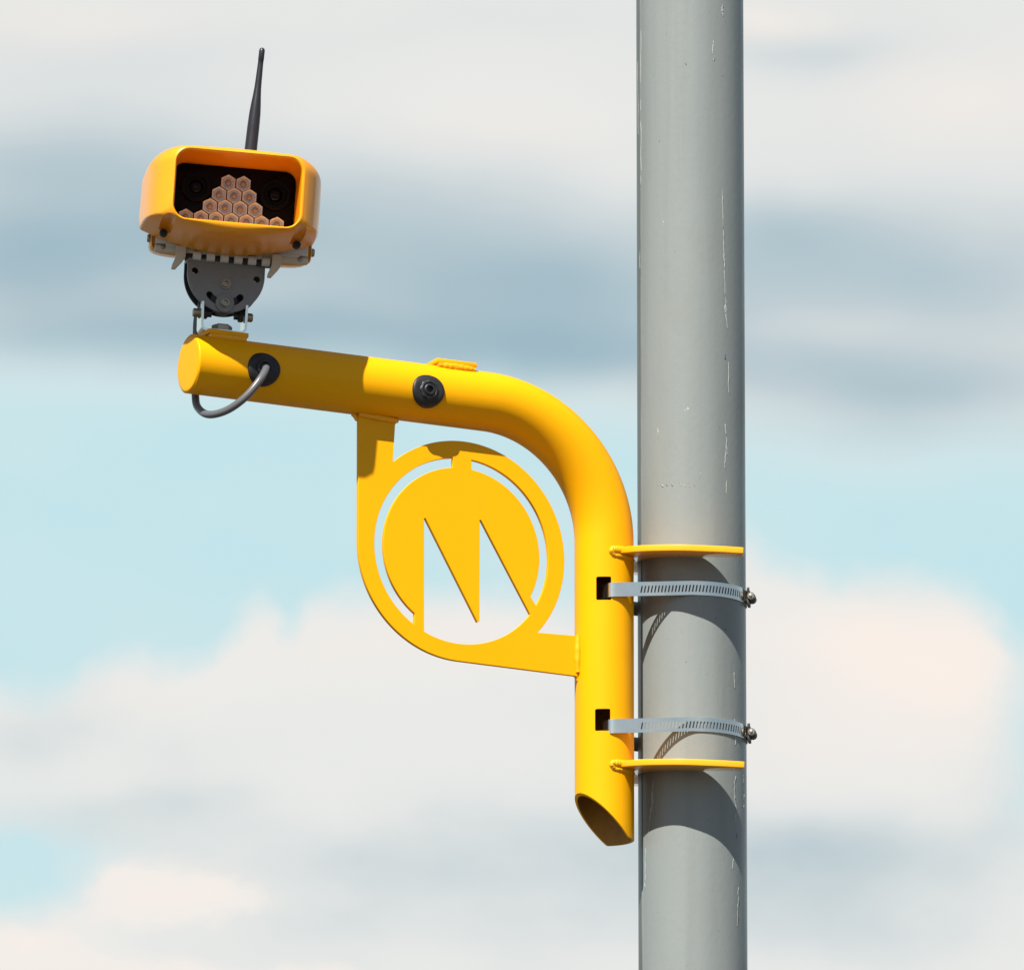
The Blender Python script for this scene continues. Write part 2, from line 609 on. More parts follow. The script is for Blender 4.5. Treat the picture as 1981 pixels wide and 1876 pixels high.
def cut(o, bm_cut, mat_cut=None):
    """Boolean-subtract the builder mesh (in units) from a finished object."""
    bmesh.ops.recalc_face_normals(bm_cut, faces=bm_cut.faces[:])
    bmesh.ops.scale(bm_cut, vec=(S, S, S), verts=bm_cut.verts[:])
    me = bpy.data.meshes.new('cutter')
    bm_cut.to_mesh(me)
    bm_cut.free()
    me.materials.append(mat_cut or o.data.materials[0])
    c = bpy.data.objects.new('cutter', me)
    COL.objects.link(c)
    mw = c.matrix_world
    par = o.parent
    o.parent = None
    md = o.modifiers.new('cut', 'BOOLEAN')
    md.operation = 'DIFFERENCE'
    md.solver = 'EXACT'
    md.object = c
    try:
        md.material_mode = 'TRANSFER'
    except Exception:
        pass
    bpy.context.view_layer.update()
    dg = bpy.context.evaluated_depsgraph_get()
    new = bpy.data.meshes.new_from_object(o.evaluated_get(dg))
    o.modifiers.clear()
    old = o.data
    new.name = old.name
    o.data = new
    bpy.data.meshes.remove(old)
    bpy.data.objects.remove(c)
    bpy.data.meshes.remove(me)
    o.parent = par
    new.polygons.foreach_set('use_smooth', [True] * len(new.polygons))
    new.set_sharp_from_angle(angle=R(35))
    return o


def ngon_prism(bm, c, axis, r, h, n=6, rot=0, e1=None, dome=0.0):
    ax = Vector(axis).normalized()
    if e1 is None:
        e1, e2 = frame_of(ax)
    else:
        e1 = Vector(e1)
        e2 = ax.cross(e1)
    c = Vector(c)
    rows = []
    for t, rr in ((0, r), (h * .85, r), (h, r * .9)):
        rows.append([c + ax * t + (e1 * math.cos(rot + 2 * PI * k / n) + e2 * math.sin(rot + 2 * PI * k / n)) * rr for k in range(n)])
    return rings(bm, rows)


def bolt_head(name, c, axis, r, h, parent, mat='bolt', washer=0.0, socket=True):
    """Socket-head bolt with a washer underneath; the socket is a real recess."""
    bm = bmesh.new()
    if washer > 0:
        lathe(bm, c, axis, [(0, washer * .95), (.6, washer), (2.4, washer), (3, washer * .96), (3, r * .9)], 28, True, False)
    prof = [(2 if washer else 0, r), (h - 1.2, r), (h, r * .86)]
    if socket:
        prof += [(h, r * .56), (h - min(h * .6, 5), r * .5)]
    lathe(bm, c, axis, prof, 24, True, True)
    return obj(name, bm, M[mat], parent)


def weld(name, pts, rad, parent, mat='yellow_weld', amp=.2, seed=0):
    """Lumpy bead along a joint."""
    pp = spline(pts, 10)
    rows = len(pp)

    def fn(i, k, r):
        p = Vector((i * .30 + seed * 7.3, k * .5, seed))
        return r * (1 + amp * noise.noise(p)  + .03 * math.sin(i * 1.1 + seed)) * (.55 + .45 * math.sin(PI * min(max(i / (rows - 1), .06), .94)) ** .4)
    bm = bmesh.new()
    sweep(bm, pp, rad, 12, True, fn)
    return obj(name, bm, M[mat], parent, 80)


# ------------------------------------------------------------------ ground
bm = bmesh.new()
bmesh.ops.create_grid(bm, x_segments=8, y_segments=8, size=900 / S)
g = obj('ground', bm, M['ground'], recalc=False)
tag(g, kind='structure')

# ------------------------------------------------------------------ pole
PR = 104.5                                                   # pole radius
POLE_TOP = 7.4
bm = bmesh.new()
seam_a = R(180 + 21.5)


def pole_ripple(a, r, i):
    d = (a - seam_a + PI) % (2 * PI) - PI
    return r + 1.5 * math.exp(-(d / .022) ** 2)              # the rolled weld seam


zs = [0, 0.4, 3.5, 4.0, 4.4, 4.8, 5.2, 5.6, 6.0, 6.6, POLE_TOP]
angs = sorted([2 * PI * k / 160 for k in range(160)] + [seam_a + R(d) for d in (-2.4, -1.7, -.8, -.4, 0, .4, .8, 1.7)])
rows = [[Vector((pole_ripple(a, PR, 0) * math.cos(a), pole_ripple(a, PR, 0) * math.sin(a), zz / S)) for a in angs] for zz in zs]
rings(bm, rows, True, False, False)
# domed cap
rows = [[Vector((r_ * math.cos(a), r_ * math.sin(a), POLE_TOP / S + h)) for a in angs] for h, r_ in ((.0, PR + 3), (20, PR + 3), (40, PR * .8), (52, PR * .4), (55, 2))]
rings(bm, rows)
pole = obj('steel_pole', bm, M['pole'], recalc=True)
tag(pole, 'tall round grey painted steel pole with white paint runs, carrying the yellow bracket', 'pole')


def pole_pt(px, py, lift=.5):
    """Point on the pole's front face that shows at this column and row (in pole units)."""
    x = max(-PR * .985, min(PR * .985, px - 1337.5))
    y = -math.sqrt(PR * PR - x * x)
    z = at_depth(px, py, y).z / S
    k = (PR + lift) / PR
    return Vector((x * k, y * k, z))


def run_mark(bm, pts, w, seed):
    """A thin irregular run of dried paint on the pole."""
    pp = spline([(p[0], p[1], 0) for p in pts], 14)
    n = len(pp)
    left, right, mid = [], [], []
    for i, p in enumerate(pp):
        t = i / (n - 1)
        ww = w * (.25 + .75 * math.sin(PI * t) ** .6) * max(.12, .65 + 1.1 * noise.noise(Vector((i * .31, seed * 3.7, 1))))
        jx = 1.6 * noise.noise(Vector((i * .22, seed * 5.1, 9)))
        left.append(pole_pt(p.x - ww + jx, p.y, .3))
        mid.append(pole_pt(p.x + jx, p.y, .9))
        right.append(pole_pt(p.x + ww + jx, p.y, .3))
    vl, vm, vr = [[bm.verts.new(q) for q in row] for row in (left, mid, right)]
    for i in range(n - 1):
        bm.faces.new((vl[i], vm[i], vm[i + 1], vl[i + 1]))
        bm.faces.new((vm[i], vr[i], vr[i + 1], vm[i + 1]))


marks = [
    ([(1401, 10), (1399, 18), (1401, 32)], 3.2), ([(1383, 76), (1381, 90), (1380, 105)], 1.3), ([(1381, 108), (1384, 118)], 1.3),
    ([(1398, 365), (1399, 400), (1399, 440)], .9), ([(1399, 445), (1401, 490), (1402, 520)], 1.9), ([(1402, 522), (1403, 570)], 1.3),
    ([(1404, 575), (1404, 600), (1407, 635)], 2.0), ([(1403, 590), (1402, 604)], 1.4),
    ([(1402, 820), (1403, 840)], 1.6), ([(1404, 846), (1405, 880)], 2.0), ([(1402, 870), (1401, 905)], 1.2), ([(1404, 930), (1404, 955)], 1.5),
    ([(1271, 826), (1273, 846)], .8),
    ([(1419, 1500), (1417, 1535), (1420, 1560), (1419, 1590)], 2.3), ([(1434, 1498), (1436, 1530), (1435, 1560)], 1.4),
    ([(1262, 1510), (1258, 1560), (1252, 1610)], 2.2), ([(1418, 1390), (1419, 1440)], 1.0),
    ([(1424, 1715), (1423, 1750), (1421, 1790)], 2.2), ([(1414, 1660), (1413, 1680)], 1.1), ([(1247, 1640), (1246, 1690), (1245, 1720)], 1.2),
    ([(1242, 60), (1241, 200), (1242, 330)], .9), ([(1241, 340), (1240, 420), (1239, 520)], 1.0), ([(1236, 120), (1236, 260)], .7),
    ([(1408, 700), (1409, 760)], .9), ([(1417, 1300), (1418, 1330)], .9), ([(1277, 936), (1282, 941)], 1.8), ([(1297, 936), (1301, 940)], 1.2),
    ([(1313, 934), (1317, 939)], 1.6), ([(1320, 934), (1324, 942)], 1.2), ([(1330, 934), (1333, 942)], 1.5), ([(1340, 937), (1343, 941)], 1.0),
]
for i, (pts, w_) in enumerate(marks):
    bm = bmesh.new()
    run_mark(bm, pts, w_ * .8, i)
    obj('paint_run', bm, M['streak'], pole, 60)
for i, (pts, w_) in enumerate([([(1278, 938), (1282, 942)], 1.5), ([(1287, 937), (1291, 940)], 1.0), ([(1298, 938), (1300, 940)], .9),
                               ([(1384, 112), (1382, 118)], 1.5), ([(1327, 122), (1328, 127)], 1.2), ([(1403, 684), (1403, 696)], 1.6),
                               ([(1421, 1612), (1420, 1622)], 1.2), ([(1400, 1215), (1401, 1219)], 1.0)]):
    bm = bmesh.new()
    run_mark(bm, pts, w_, 40 + i)
    obj('scuff_mark', bm, M['scuff'], pole, 60)

# ------------------------------------------------------------------ bracket
YAW = R(24.0)
U = Vector((-math.cos(YAW), -math.sin(YAW), 0))              # along the arm, away from the pole
NN = Vector((math.sin(YAW), -math.cos(YAW), 0))              # out of the emblem plate's face
Z0 = at_depth(1169, 1629, -75).z


def bp(px, py, off=0.0):
    """Column and row -> (s, z) in the bracket's own upright plane, off units in front of it."""
    d = ray(px, py)
    t = (off * S - CAM.dot(NN)) / d.dot(NN)
    p = CAM + d * t
    return p.dot(U) / S, (p.z - Z0) / S


bracket = empty('camera_bracket', (0, 0, Z0), (0, 0, PI + YAW))
tag(bracket, 'glossy yellow bent tube bracket with a cut-out letter M disc, clamped to the grey pole', 'bracket')

TR = 57.0                                                    # tube radius
s_t, _ = bp(1169, 1300)
a1, a2 = bp(367, 703.5), bp(690, 745)
ad = Vector((a2[0] - a1[0], a2[1] - a1[1])).normalized()     # along the arm towards the pole
zi = a1[1] + ad.y / ad.x * (s_t - a1[0])                     # where both axes cross
BT = 249.0
turn = math.acos(max(-1, min(1, ad.dot(Vector((0, -1))))))
BR = BT / math.tan(turn / 2)
# centre-line of the bend
b0 = Vector((s_t, zi)) - ad * BT
nrm = Vector((-ad.y, ad.x))
if nrm.y > 0:
    nrm = -nrm
bc = b0 + nrm * BR
sign = 1 if (ad.x * nrm.y - ad.y * nrm.x) > 0 else -1
path = []
for k in range(13):
    p = Vector(a1).lerp(b0, k / 12)
    path.append((p, ad.copy()))
for k in range(1, 41):
    th = sign * turn * k / 40
    c_, s_ = math.cos(th), math.sin(th)
    r0 = b0 - bc
    path.append((bc + Vector((r0.x * c_ - r0.y * s_, r0.x * s_ + r0.y * c_)), Vector((ad.x * c_ - ad.y * s_, ad.x * s_ + ad.y * c_))))
b1 = path[-1][0]
zc = bp(1169, 1597)[1]
zclip = bp(1212, 1633, -20)[1]
for k in range(1, 15):
    p = b1.lerp(Vector((s_t, zc)), k / 15)
    path.append((p, Vector((0, -1))))


def tube_ring(p, t, r, seg=96, last=False):
    e1 = Vector((t.y, -t.x))                                 # in-plane, across the tube
    row = []
    for k in range(seg):
        a = 2 * PI * k / seg
        q = p + e1 * (r * math.cos(a))
        zz = q.y
        if last:
            zz = max(zc + 1.03 * (q.x - s_t), zclip)
        row.append(Vector((q.x, r * math.sin(a), zz)))
    return row


def bottom_guard(row):
    """Keep the last straight rings above the slanted cut."""
    return [Vector((v.x, v.y, max(v.z, max(zc + 1.03 * (v.x - s_t), zclip) + 3))) for v in row]


bm = bmesh.new()
outer = [bottom_guard(tube_ring(p, t, TR)) if p.x < s_t + 1 and p.y < zc + 120 else tube_ring(p, t, TR) for p, t in path]
outer.append(tube_ring(Vector((s_t, zc)), Vector((0, -1)), TR, last=True))
inner = [bottom_guard(tube_ring(p, t, TR - 5)) if p.x < s_t + 1 and p.y < zc + 120 else tube_ring(p, t, TR - 5) for p, t in path]
inner.append(tube_ring(Vector((s_t, zc)), Vector((0, -1)), TR - 5, last=True))
vo = rings(bm, outer, True, False, False)
nf = len(bm.faces)
vi = rings(bm, inner, True, False, False)
bm.faces.ensure_lookup_table()
for f_ in bm.faces[nf:]:
    f_.material_index = 1
for a, b in ((vo[0], vi[0]), (vo[-1], vi[-1])):
    for k in range(96):
        j = (k + 1) % 96
        bm.faces.new((a[k], a[j], b[j], b[k]))
tube = obj('tube', bm, [M['yellow'], M['yellow_in']], bracket, 40)

# slots that the clamps thread through
SLOTS = [(1168.5, 1137.5, 46), (1167, 1391.5, 43)]
for (cx, cy, h) in SLOTS:
    sx, sz = bp(cx, cy, TR * .9)
    # the slot opens towards the viewer side of the tube
    for side in (1, -1):
        bmc = bmesh.new()
        box(bmc, (sx if side == 1 else sx, side * (TR - 2), sz), (26, 40, h), 2.5)
        cut(tube, bmc, M['hole'])

# end cap, a disc let into the tube with a rounded rim
bm = bmesh.new()
base = Vector((a1[0], 0, a1[1]))
ad3 = Vector((ad.x, 0, ad.y))
lathe(bm, base + ad3 * 6, -ad3, [(0, TR - 2), (6, TR - 1.2), (8.0, TR - 2.2), (9, TR - 4.5), (9.3, TR - 9), (9.3, .5)], 64, True, True)
obj('end_cap', bm, M['yellow'], bracket, 50)


# emblem plate: traced in the plane of the plate's front face
def z5(X, Y):
    return (980 + X / 2.606) / 1.452, (1200 + Y / 2.606) / 1.452


PT = 9.0
PF = PT / 2 + 1                                              # front face offset


def ez(X, Y):
    return Vector(bp(*z5(X, Y), PF))


ec = ez(826, 905)
r_out = (ez(1577, 930) - ec).length
r_slot = (ez(1458, 905) - ec).length
r_disc = (ez(1393, 905) - ec).length


def ang(v):
    d = v - ec
    return math.atan2(d.y, d.x)


def arc(r, a0, a1_, n=64):
    return [ec + Vector((math.cos(a0 + (a1_ - a0) * k / n), math.sin(a0 + (a1_ - a0) * k / n))) * r for k in range(n + 1)]


def on(v, r):
    return ec + (v - ec).normalized() * r


def wrap(a, lo):
    while a < lo:
        a += 2 * PI
    return a


# plate coordinates: +x = s = leftwards in the picture, so going from right over the top to the left is increasing angle
sL = ec.x + r_out
post_r = ez(345, 285)
foot_t = ez(1650, 1522)
foot_in = ez(1365, 1482)
foot_b1 = ez(1640, 1800)
foot_b0 = ez(780, 1690)
top_l = ez(75, -150)
aR = ang(foot_in)                                           # lower right
aT = ang(post_r)                                   # upper left where the post joins
bd = (foot_b1 - foot_b0).normalized()
bn = Vector((bd.y, -bd.x))
if bn.y > 0:
    bn = -bn
a_bot = math.atan2(bn.y, bn.x)                               # tangent point of the bottom edge
foot_e = s_t + TR * .6
tan_pt = ec + bn * r_out
foot_slope = bd.y / bd.x
out = []
out += arc(r_out, aR + 2 * PI, aT, 90)
out += [Vector((post_r.x, top_l.y)), Vector((sL, top_l.y))]
out += arc(r_out, 0.0, a_bot, 60)
out += [Vector((foot_e, tan_pt.y + foot_slope * (foot_e - tan_pt.x)))]
out += [Vector((foot_e, foot_t.y))]
# slots around the disc
g1, g2 = ez(765, 240), ez(897, 245)
l_end, r_end = ez(480, 1440), ez(1350, 1290)
l_end_i, r_end_i = ez(483, 1367), ez(1318, 1228)
sl = arc(r_slot, ang(on(g1, r_slot)), ang(on(l_end, r_slot)), 60)
di = arc(r_disc, ang(on(Vector((l_end.x, l_end_i.y)), r_disc)), ang(on(Vector((g1.x, g1.y - 26)), r_disc)), 60)
hole_l = sl + di
a_e = wrap(ang(on(r_end, r_slot)), 0)
hole_r = arc(r_slot, a_e, ang(on(g2, r_slot)), 60)
hole_r += arc(r_disc, ang(on(Vector((g2.x, g2.y - 26)), r_disc)), wrap(ang(on(r_end_i, r_disc)), 0), 60)
A_, B_ = ez(551, 668), ez(551, 1497)
C_, D_, E_, F_ = ez(1312, 1352), ez(958, 680), ez(956, 1418), ez(943, 1425)
A2, D2 = ez(561, 664), ez(968, 678)
Bc, Cc = on(B_, r_slot), on(C_, r_slot)
Bc = Vector((B_.x, ec.y - math.sqrt(max(0, r_slot ** 2 - (B_.x - ec.x) ** 2))))
hole_m = [A2, A_, Bc] + arc(r_slot, ang(Bc), ang(Cc), 40)[1:] + [D2, D_, E_, F_]


def to_plate(x, y, w):
    return Vector((x, w + 1.0, y))


plate('emblem_plate', out, [hole_l, hole_r, hole_m], PT, .8, to_plate, M['yellow'], bracket, 30)['label'] = \
    'flat plate cut with a ring and a letter M disc'

# clamp saddles: plates notched to the pole, welded to the tube
SAD = []


def saddle_outline():
    con = R(55)
    pr = PR + .8
    tdir = Vector((-math.sin(con), math.cos(con)))
    cpt = Vector((math.cos(con), math.sin(con))) * pr
    end_in = cpt + tdir * 113
    half = [(s_t - 4, 44), (s_t - 12, 74), (s_t - 32, 110), (s_t - 60, 140), (98, 163), (60, 180), (20, 195), (-9, 201), (-15, 202), (-19, 199)]
    half = [Vector((q.x, q.y)) for q in spline([(h[0], h[1], 0) for h in half[:-3]], 8)] + [Vector(h) for h in half[-3:]]
    half += [end_in + Vector((-2, 6)), end_in, cpt]
    half += [Vector((math.cos(con * (1 - k / 10)), math.sin(con * (1 - k / 10)))) * pr for k in range(1, 11)]
    mirror = [Vector((h.x, -h.y)) for h in half[::-1][1:]]
    return half + mirror


for (py_t, py_b) in ((1055.5, 1068), (1469.5, 1482)):
    zt = (at_depth(1335, py_t, -177).z - Z0) / S
    zb = (at_depth(1335, py_b, -177).z - Z0) / S
    SAD.append((zt, zb))
    zm = (zt + zb) / 2
    plate('saddle_plate', saddle_outline(), [], zt - zb, 1.6, lambda x, y, w, zm=zm: Vector((x, y, zm + w - .085 * (y - 165))), M['yellow_saddle'], bracket, 40)
    # weld fillet round the viewer side of the tube, above and below
    for (dz, rr, sd_) in ((10, 8.5, 1), (-1, 5.0, 2)):
        pts = [(s_t + (TR - 1.5) * math.cos(a), (TR - 1.5) * math.sin(a), zm + dz) for a in [R(d) for d in (80, 88, 98, 112, 132, 150)]]
        weld('weld_bead', pts, rr, bracket, seed=sd_ + zm * .01, amp=.07)
    pts = [(s_t + TR * math.cos(R(84)), TR * math.sin(R(84)), zm + 14), (s_t + (TR + 1) * math.cos(R(80)), (TR + 1) * math.sin(R(80)), zm + 7), (s_t + TR * math.cos(R(84)), TR * math.sin(R(84)), zm)]
    weld('weld_bead', pts, 5.5, bracket, seed=5 + zm * .01)

# welds of the emblem plate
wz0, wz1 = bp(1110, 1232)[1], bp(1110, 1300)[1]
for sgn in (1, -1):
    weld('weld_bead', [(s_t + TR + 1, 1 + sgn * 5, wz0 + 2), (s_t + TR + 2, 1 + sgn * 6, (wz0 + wz1) / 2), (s_t + TR + 1, 1 + sgn * 5, wz1 - 1)], 6.5, bracket, seed=11 + sgn)
# small round fillet under the foot
weld('weld_bead', [(s_t + TR + 7, 0, wz1 - 4), (s_t + TR + 1, 0, wz1 - 8), (s_t + TR - 2, 0, wz1 - 16)], 5, bracket, seed=17)
# block that the post is welded into under the arm
pl, prr = bp(691, 806, 4), bp(768, 818, 4)
for sgn in (1, -1):
    weld('weld_bead', [(pl[0] - 2, 1 + sgn * 5, pl[1] + 5), ((pl[0] + prr[0]) / 2, 1 + sgn * 6, (pl[1] + prr[1]) / 2 + 4), (prr[0] - 1, 1 + sgn * 5, prr[1] + 4)], 6, bracket, seed=21 + sgn)
weld('weld_bead', [(pl[0] + 9, 0, pl[1] + 5), (pl[0] + 3, 0, pl[1] + 2), (pl[0] - 2, 0, pl[1] - 7)], 4.5, bracket, seed=25)

# mounting pads welded on top of the arm
PAD = []
ROT_ARM = Matrix.Rotation(-math.atan2(ad.y, -ad.x) * -1, 3, 'Y')
for (px0, px1, pyt) in ((399, 476, 641), (840, 918, 701)):
    axm = Vector(a1)
    sA, sB = bp(px0, 720, 20)[0], bp(px1, 720, 20)[0]
    sm, ln = (sA + sB) / 2, abs(sA - sB)
    zt = a1[1] + ad.y / ad.x * (sm - a1[0]) + TR / abs(ad.x) + 9
    PAD.append((sm, zt))
    th = math.atan2(ad.y, ad.x)
    bm = bmesh.new()
    rot = Matrix.Rotation(-math.atan(ad.y / ad.x), 3, 'Y')
    box(bm, (sm, 0, zt - 5), (ln, 66, 9), 1.4, rot)
    obj('mounting_pad', bm, M['yellow'], bracket)
    # weld filling the gap along the near and far edges
    for sgn in (1, -1):
        dx = ln / 2 - 4
        sl_ = ad.y / ad.x
        pts = [(sm + dx * (1 - 2 * k / 4), sgn * 27, zt - 13 + sl_ * dx * (1 - 2 * k / 4)) for k in range(5)]
        weld('weld_bead', pts, 8.5, bracket, seed=31 + sgn + sm * .01, amp=.12)
    bm = bmesh.new()
    box(bm, (sm, 0, zt - 13), (ln - 8, 58, 12), 2, rot)
    obj('pad_packing', bm, M['yellow_weld'], bracket)

# cable grommets on the viewer side of the arm
gland_s = []
for (gx, gy, gland) in ((510, 713, False), (828, 755, True)):
    gs, gz = bp(gx, gy, TR - 2)
    gland_s.append((gs, gz))
    bm = bmesh.new()
    # rubber flange wrapped over the round tube
    rows = []
    for (rr, lift) in ((33, -3), (33.5, 1.0), (32.5, 3.0), (30, 4.5), (25, 4.2), (19, 3.5)):
        row = []
        for k in range(48):
            a = 2 * PI * k / 48
            du, dv = rr * math.cos(a), rr * math.sin(a)
            wrapv = math.sqrt(max(TR * TR - min(abs(dv), TR - 1) ** 2, 0))
            flat = wrapv + (TR - wrapv) * max(0, min(1, (27 - rr) / 9))
            row.append(Vector((gs + du, flat + lift, gz + dv)))
        rows.append(row)
    rings(bm, rows, True, True, True)
    gro = obj('cable_grommet', bm, M['rubber'], bracket, 40)
    if gland:
        bm = bmesh.new()
        lathe(bm, (gs, TR + 1, gz), (0, 1, 0), [(0, 19), (4, 19), (5.5, 17.5), (6, 14.5), (4.5, 13), (4.5, 11.5), (7, 11), (8.2, 9.5), (8, 7), (1, 6.2)], 72, True, True,
              fn=lambda a, r, i: r * (1 + (.045 * math.cos(8 * a) if i in (0, 1, 2) else 0)))
        obj('gland_nut', bm, M['rubber'], gro, 40)
    else:
        bm = bmesh.new()
        lathe(bm, (gs, TR + 2, gz), (0, 1, 0), [(0, 17), (5, 16.5), (6.5, 15), (6, 11), (1, 9.5)], 40, True, True)
        obj('grommet_collar', bm, M['rubber'], gro, 40)

# ------------------------------------------------------------------ hose clamps
def local_of_world(x, y):
    v = Vector((x, y, 0))
    return v.dot(U), v.dot(NN)


def make_clamp(cy, label):
    CR = PR + 1.3
    z0 = (at_depth(1337, cy, -PR).z) / S
    root = empty('hose_clamp', (0, 0, z0 * S))
    tag(root, label, 'hose clamp', 'hose clamps round the pole')
    tc_ = U * s_t
    # plan path, counter-clockwise seen from above, starting inside the slot on the viewer's side
    sxl, _ = bp(1168.5, cy, TR * .9)
    p_in = U * (sxl - 7) + NN * (TR - 24)
    p_lip = U * (sxl - 12) + NN * (TR + 0.5)
    p_lip2 = U * (sxl - 17) + NN * (TR + 2.5)
    d = p_lip2.length
    a_p = math.atan2(p_lip2.y, p_lip2.x)
    a_c = a_p + math.acos(CR / d)
    ctrl = [p_in, U * (sxl - 8.5) + NN * (TR - 9), p_lip, p_lip2]
    pts = spline(ctrl, 6)
    cpt = Vector((math.cos(a_c), math.sin(a_c), 0)) * CR
    m_ = 14
    pts += [p_lip2.lerp(cpt, k / m_) for k in range(1, m_ + 1)]
    a_end = 2 * PI + math.atan2(U.y, U.x) * 1 - 0
    # mirrored contact on the far side
    aU = math.atan2(U.y, U.x)
    a_c2 = 2 * aU - a_c
    while a_c2 < a_c:
        a_c2 += 2 * PI
    pts += [Vector((math.cos(a_c + (a_c2 - a_c) * k / 90), math.sin(a_c + (a_c2 - a_c) * k / 90), 0)) * CR for k in range(1, 91)]

    def mir(p):
        s, n_ = p.dot(U), p.dot(NN)
        return U * s - NN * n_
    lip = mir(p_lip2)
    pts += [pts[-1].lerp(lip, k / 8) for k in range(1, 9)]
    pts += [mir(q) for q in spline(ctrl, 6)[::-1][1:]]
    # resample evenly, finer where the perforations are
    acc = [0]
    for a, b in zip(pts, pts[1:]):
        acc.append(acc[-1] + (b - a).length)

    def at_len(l):
        for i in range(len(acc) - 1):
            if acc[i + 1] >= l:
                t = (l - acc[i]) / max(1e-9, acc[i + 1] - acc[i])
                return pts[i].lerp(pts[i + 1], t)
        return pts[-1].copy()

    def len_at_x(x, first=True):
        for i in range(len(acc) - 1):
            if pts[i].x <= x <= pts[i + 1].x and pts[i].y < 20:
                t = (x - pts[i].x) / max(1e-9, pts[i + 1].x - pts[i].x)
                return acc[i] + t * (acc[i + 1] - acc[i])
        return acc[-1] / 3
    l0, l1 = len_at_x(-100), len_at_x(PR * .9) + 60
    pitch = 6.7
    cols = []
    l = 0.0
    nb = int(l0 / 5)
    cols += [((l0 - 4) * k / nb, False) for k in range(nb + 1)]
    l = l0
    while l < l1:
        cols.append((l, True))
        cols.append((l + 3.0, False))
        l += pitch
    l += 4
    nb = int((acc[-1] - l) / 6)
    cols += [(l + (acc[-1] - l) * k / nb, False) for k in range(nb + 1)]
    HB = 13.8

    def zofs(p):
        return -.02 * max(-p.x, 0) * 1.0 if p.x < 0 else 0
    bm = bmesh.new()
    fr = (-1.0, -.55, .42, 1.0)
    grid = []
    for (ll, _) in cols:
        row = []
        for j, f in enumerate(fr):
            sh = 0
            if l0 <= ll <= l1 and j == 2:
                sh = 1.6                                      # the slits lean a little
            if l0 <= ll <= l1 and j == 1:
                sh = -1.0
            p = at_len(min(max(ll + sh, 0), acc[-1]))
            row.append(bm.verts.new((p.x, p.y, f * HB + zofs(p) * 3.0)))
        grid.append(row)
    for i in range(len(grid) - 1):
        for j in range(3):
            if j == 1 and cols[i][1]:
                continue
            bm.faces.new((grid[i][j], grid[i + 1][j], grid[i + 1][j + 1], grid[i][j + 1]))
    bmesh.ops.recalc_face_normals(bm, faces=bm.faces[:])
    # outward normals, then give the strip its gauge
    f0 = max(bm.faces, key=lambda f: -f.calc_center_median().y)
    if f0.normal.y > 0:
        bmesh.ops.reverse_faces(bm, faces=bm.faces[:])
    bmesh.ops.solidify(bm, geom=bm.faces[:], thickness=-1.2)
    obj('band', bm, M['inox'], root, 50)
    # worm housing and screw on the right-hand flank of the pole
    a_h = R(-6)
    hx, hy = Vector((math.cos(a_h), math.sin(a_h), 0)), Vector((-math.sin(a_h), math.cos(a_h), 0))
    rot = Matrix((hx, hy, Vector((0, 0, 1)))).transposed()
    bm = bmesh.new()
    c0 = hx * (CR + 4.5)
    box(bm, c0, (6, 30, 31), 2, rot)
    c1 = hx * (CR + 10.5)
    # rolled bridge over the screw
    prof = [(-13, 5), (-12, 8.5), (12, 8.5), (13, 5)]
    lathe(bm, c1, hy, prof, 24)
    box(bm, hx * (CR + 5) + hy * (-19) + Vector((0, 0, 12)), (5, 6, 12), 1.2, rot)
    box(bm, hx * (CR + 5) + hy * (-19) + Vector((0, 0, -12)), (5, 6, 12), 1.2, rot)
    housing = obj('worm_housing', bm, M['dark_metal'], root)
    bm = bmesh.new()
    lathe(bm, c1 - hy * 17, -hy, [(0, 6.5), (2, 7.4), (8, 7.4), (9.5, 6), (9.5, 3.6), (11.5, 3.2), (12, 2.2)], 24)
    obj('worm_screw', bm, M['bolt'], housing)
    return root


make_clamp(1137.5, 'stainless steel perforated hose clamp just under the higher yellow saddle plate')
make_clamp(1401.0, 'stainless steel perforated hose clamp just above the lower yellow saddle plate')

# ------------------------------------------------------------------ traffic camera
cam_depth = -(PAD[0][0] * math.sin(YAW)) - 215              # front of the hood, in units
yaw_c = R(7)


def orient(yaw, roll=0.0, pitch=0.0):
    return Matrix.Rotation(yaw, 3, 'Z') @ Matrix.Rotation(pitch, 3, 'X') @ Matrix.Rotation(roll, 3, 'Y')


RC = orient(yaw_c, R(3.5))
camera_root = empty('traffic_camera', at_depth(461, 363, cam_depth), RC)
tag(camera_root, 'yellow hooded traffic camera with pink infrared lamps, perched on the bracket arm', 'camera')


PANEL_Y = 102
SEC = [  # depth, half width, top, bottom, radius of the top corners, of the bottom corners
    (PANEL_Y, 118, 65, 66, 24, 24), (50, 118.5, 65.5, 66.5, 25, 25), (8, 119, 66, 67, 26, 26), (2, 120, 67, 68, 27, 27), (-.6, 122.5, 69.5, 70.5, 29, 29),
    (0, 125, 72, 74.5, 31, 30), (3, 128, 75, 80, 32, 22), (7, 132, 77, 83.5, 33, 12), (18, 140, 80.5, 86, 35, 7), (36, 150, 85, 87.5, 38, 6), (66, 160, 89, 89, 41, 5.5),
    (110, 165.5, 91, 88, 42, 5), (165, 167, 90, 86, 42, 5), (186, 167, 89, 85, 42, 5), (187.5, 164.5, 87, 83, 40, 4)]
SEC2 = [(187.5, 164.5, 87, 34, 40, 4), (240, 163, 86, 20, 38, 6), (320, 158, 80, 12, 34, 6), (350, 140, 66, 10, 24, 5), (362, 110, 46, 8, 14, 4)]


def smooth(t):
    t = max(0.0, min(1.0, t))
    return t * t * (3 - 2 * t)


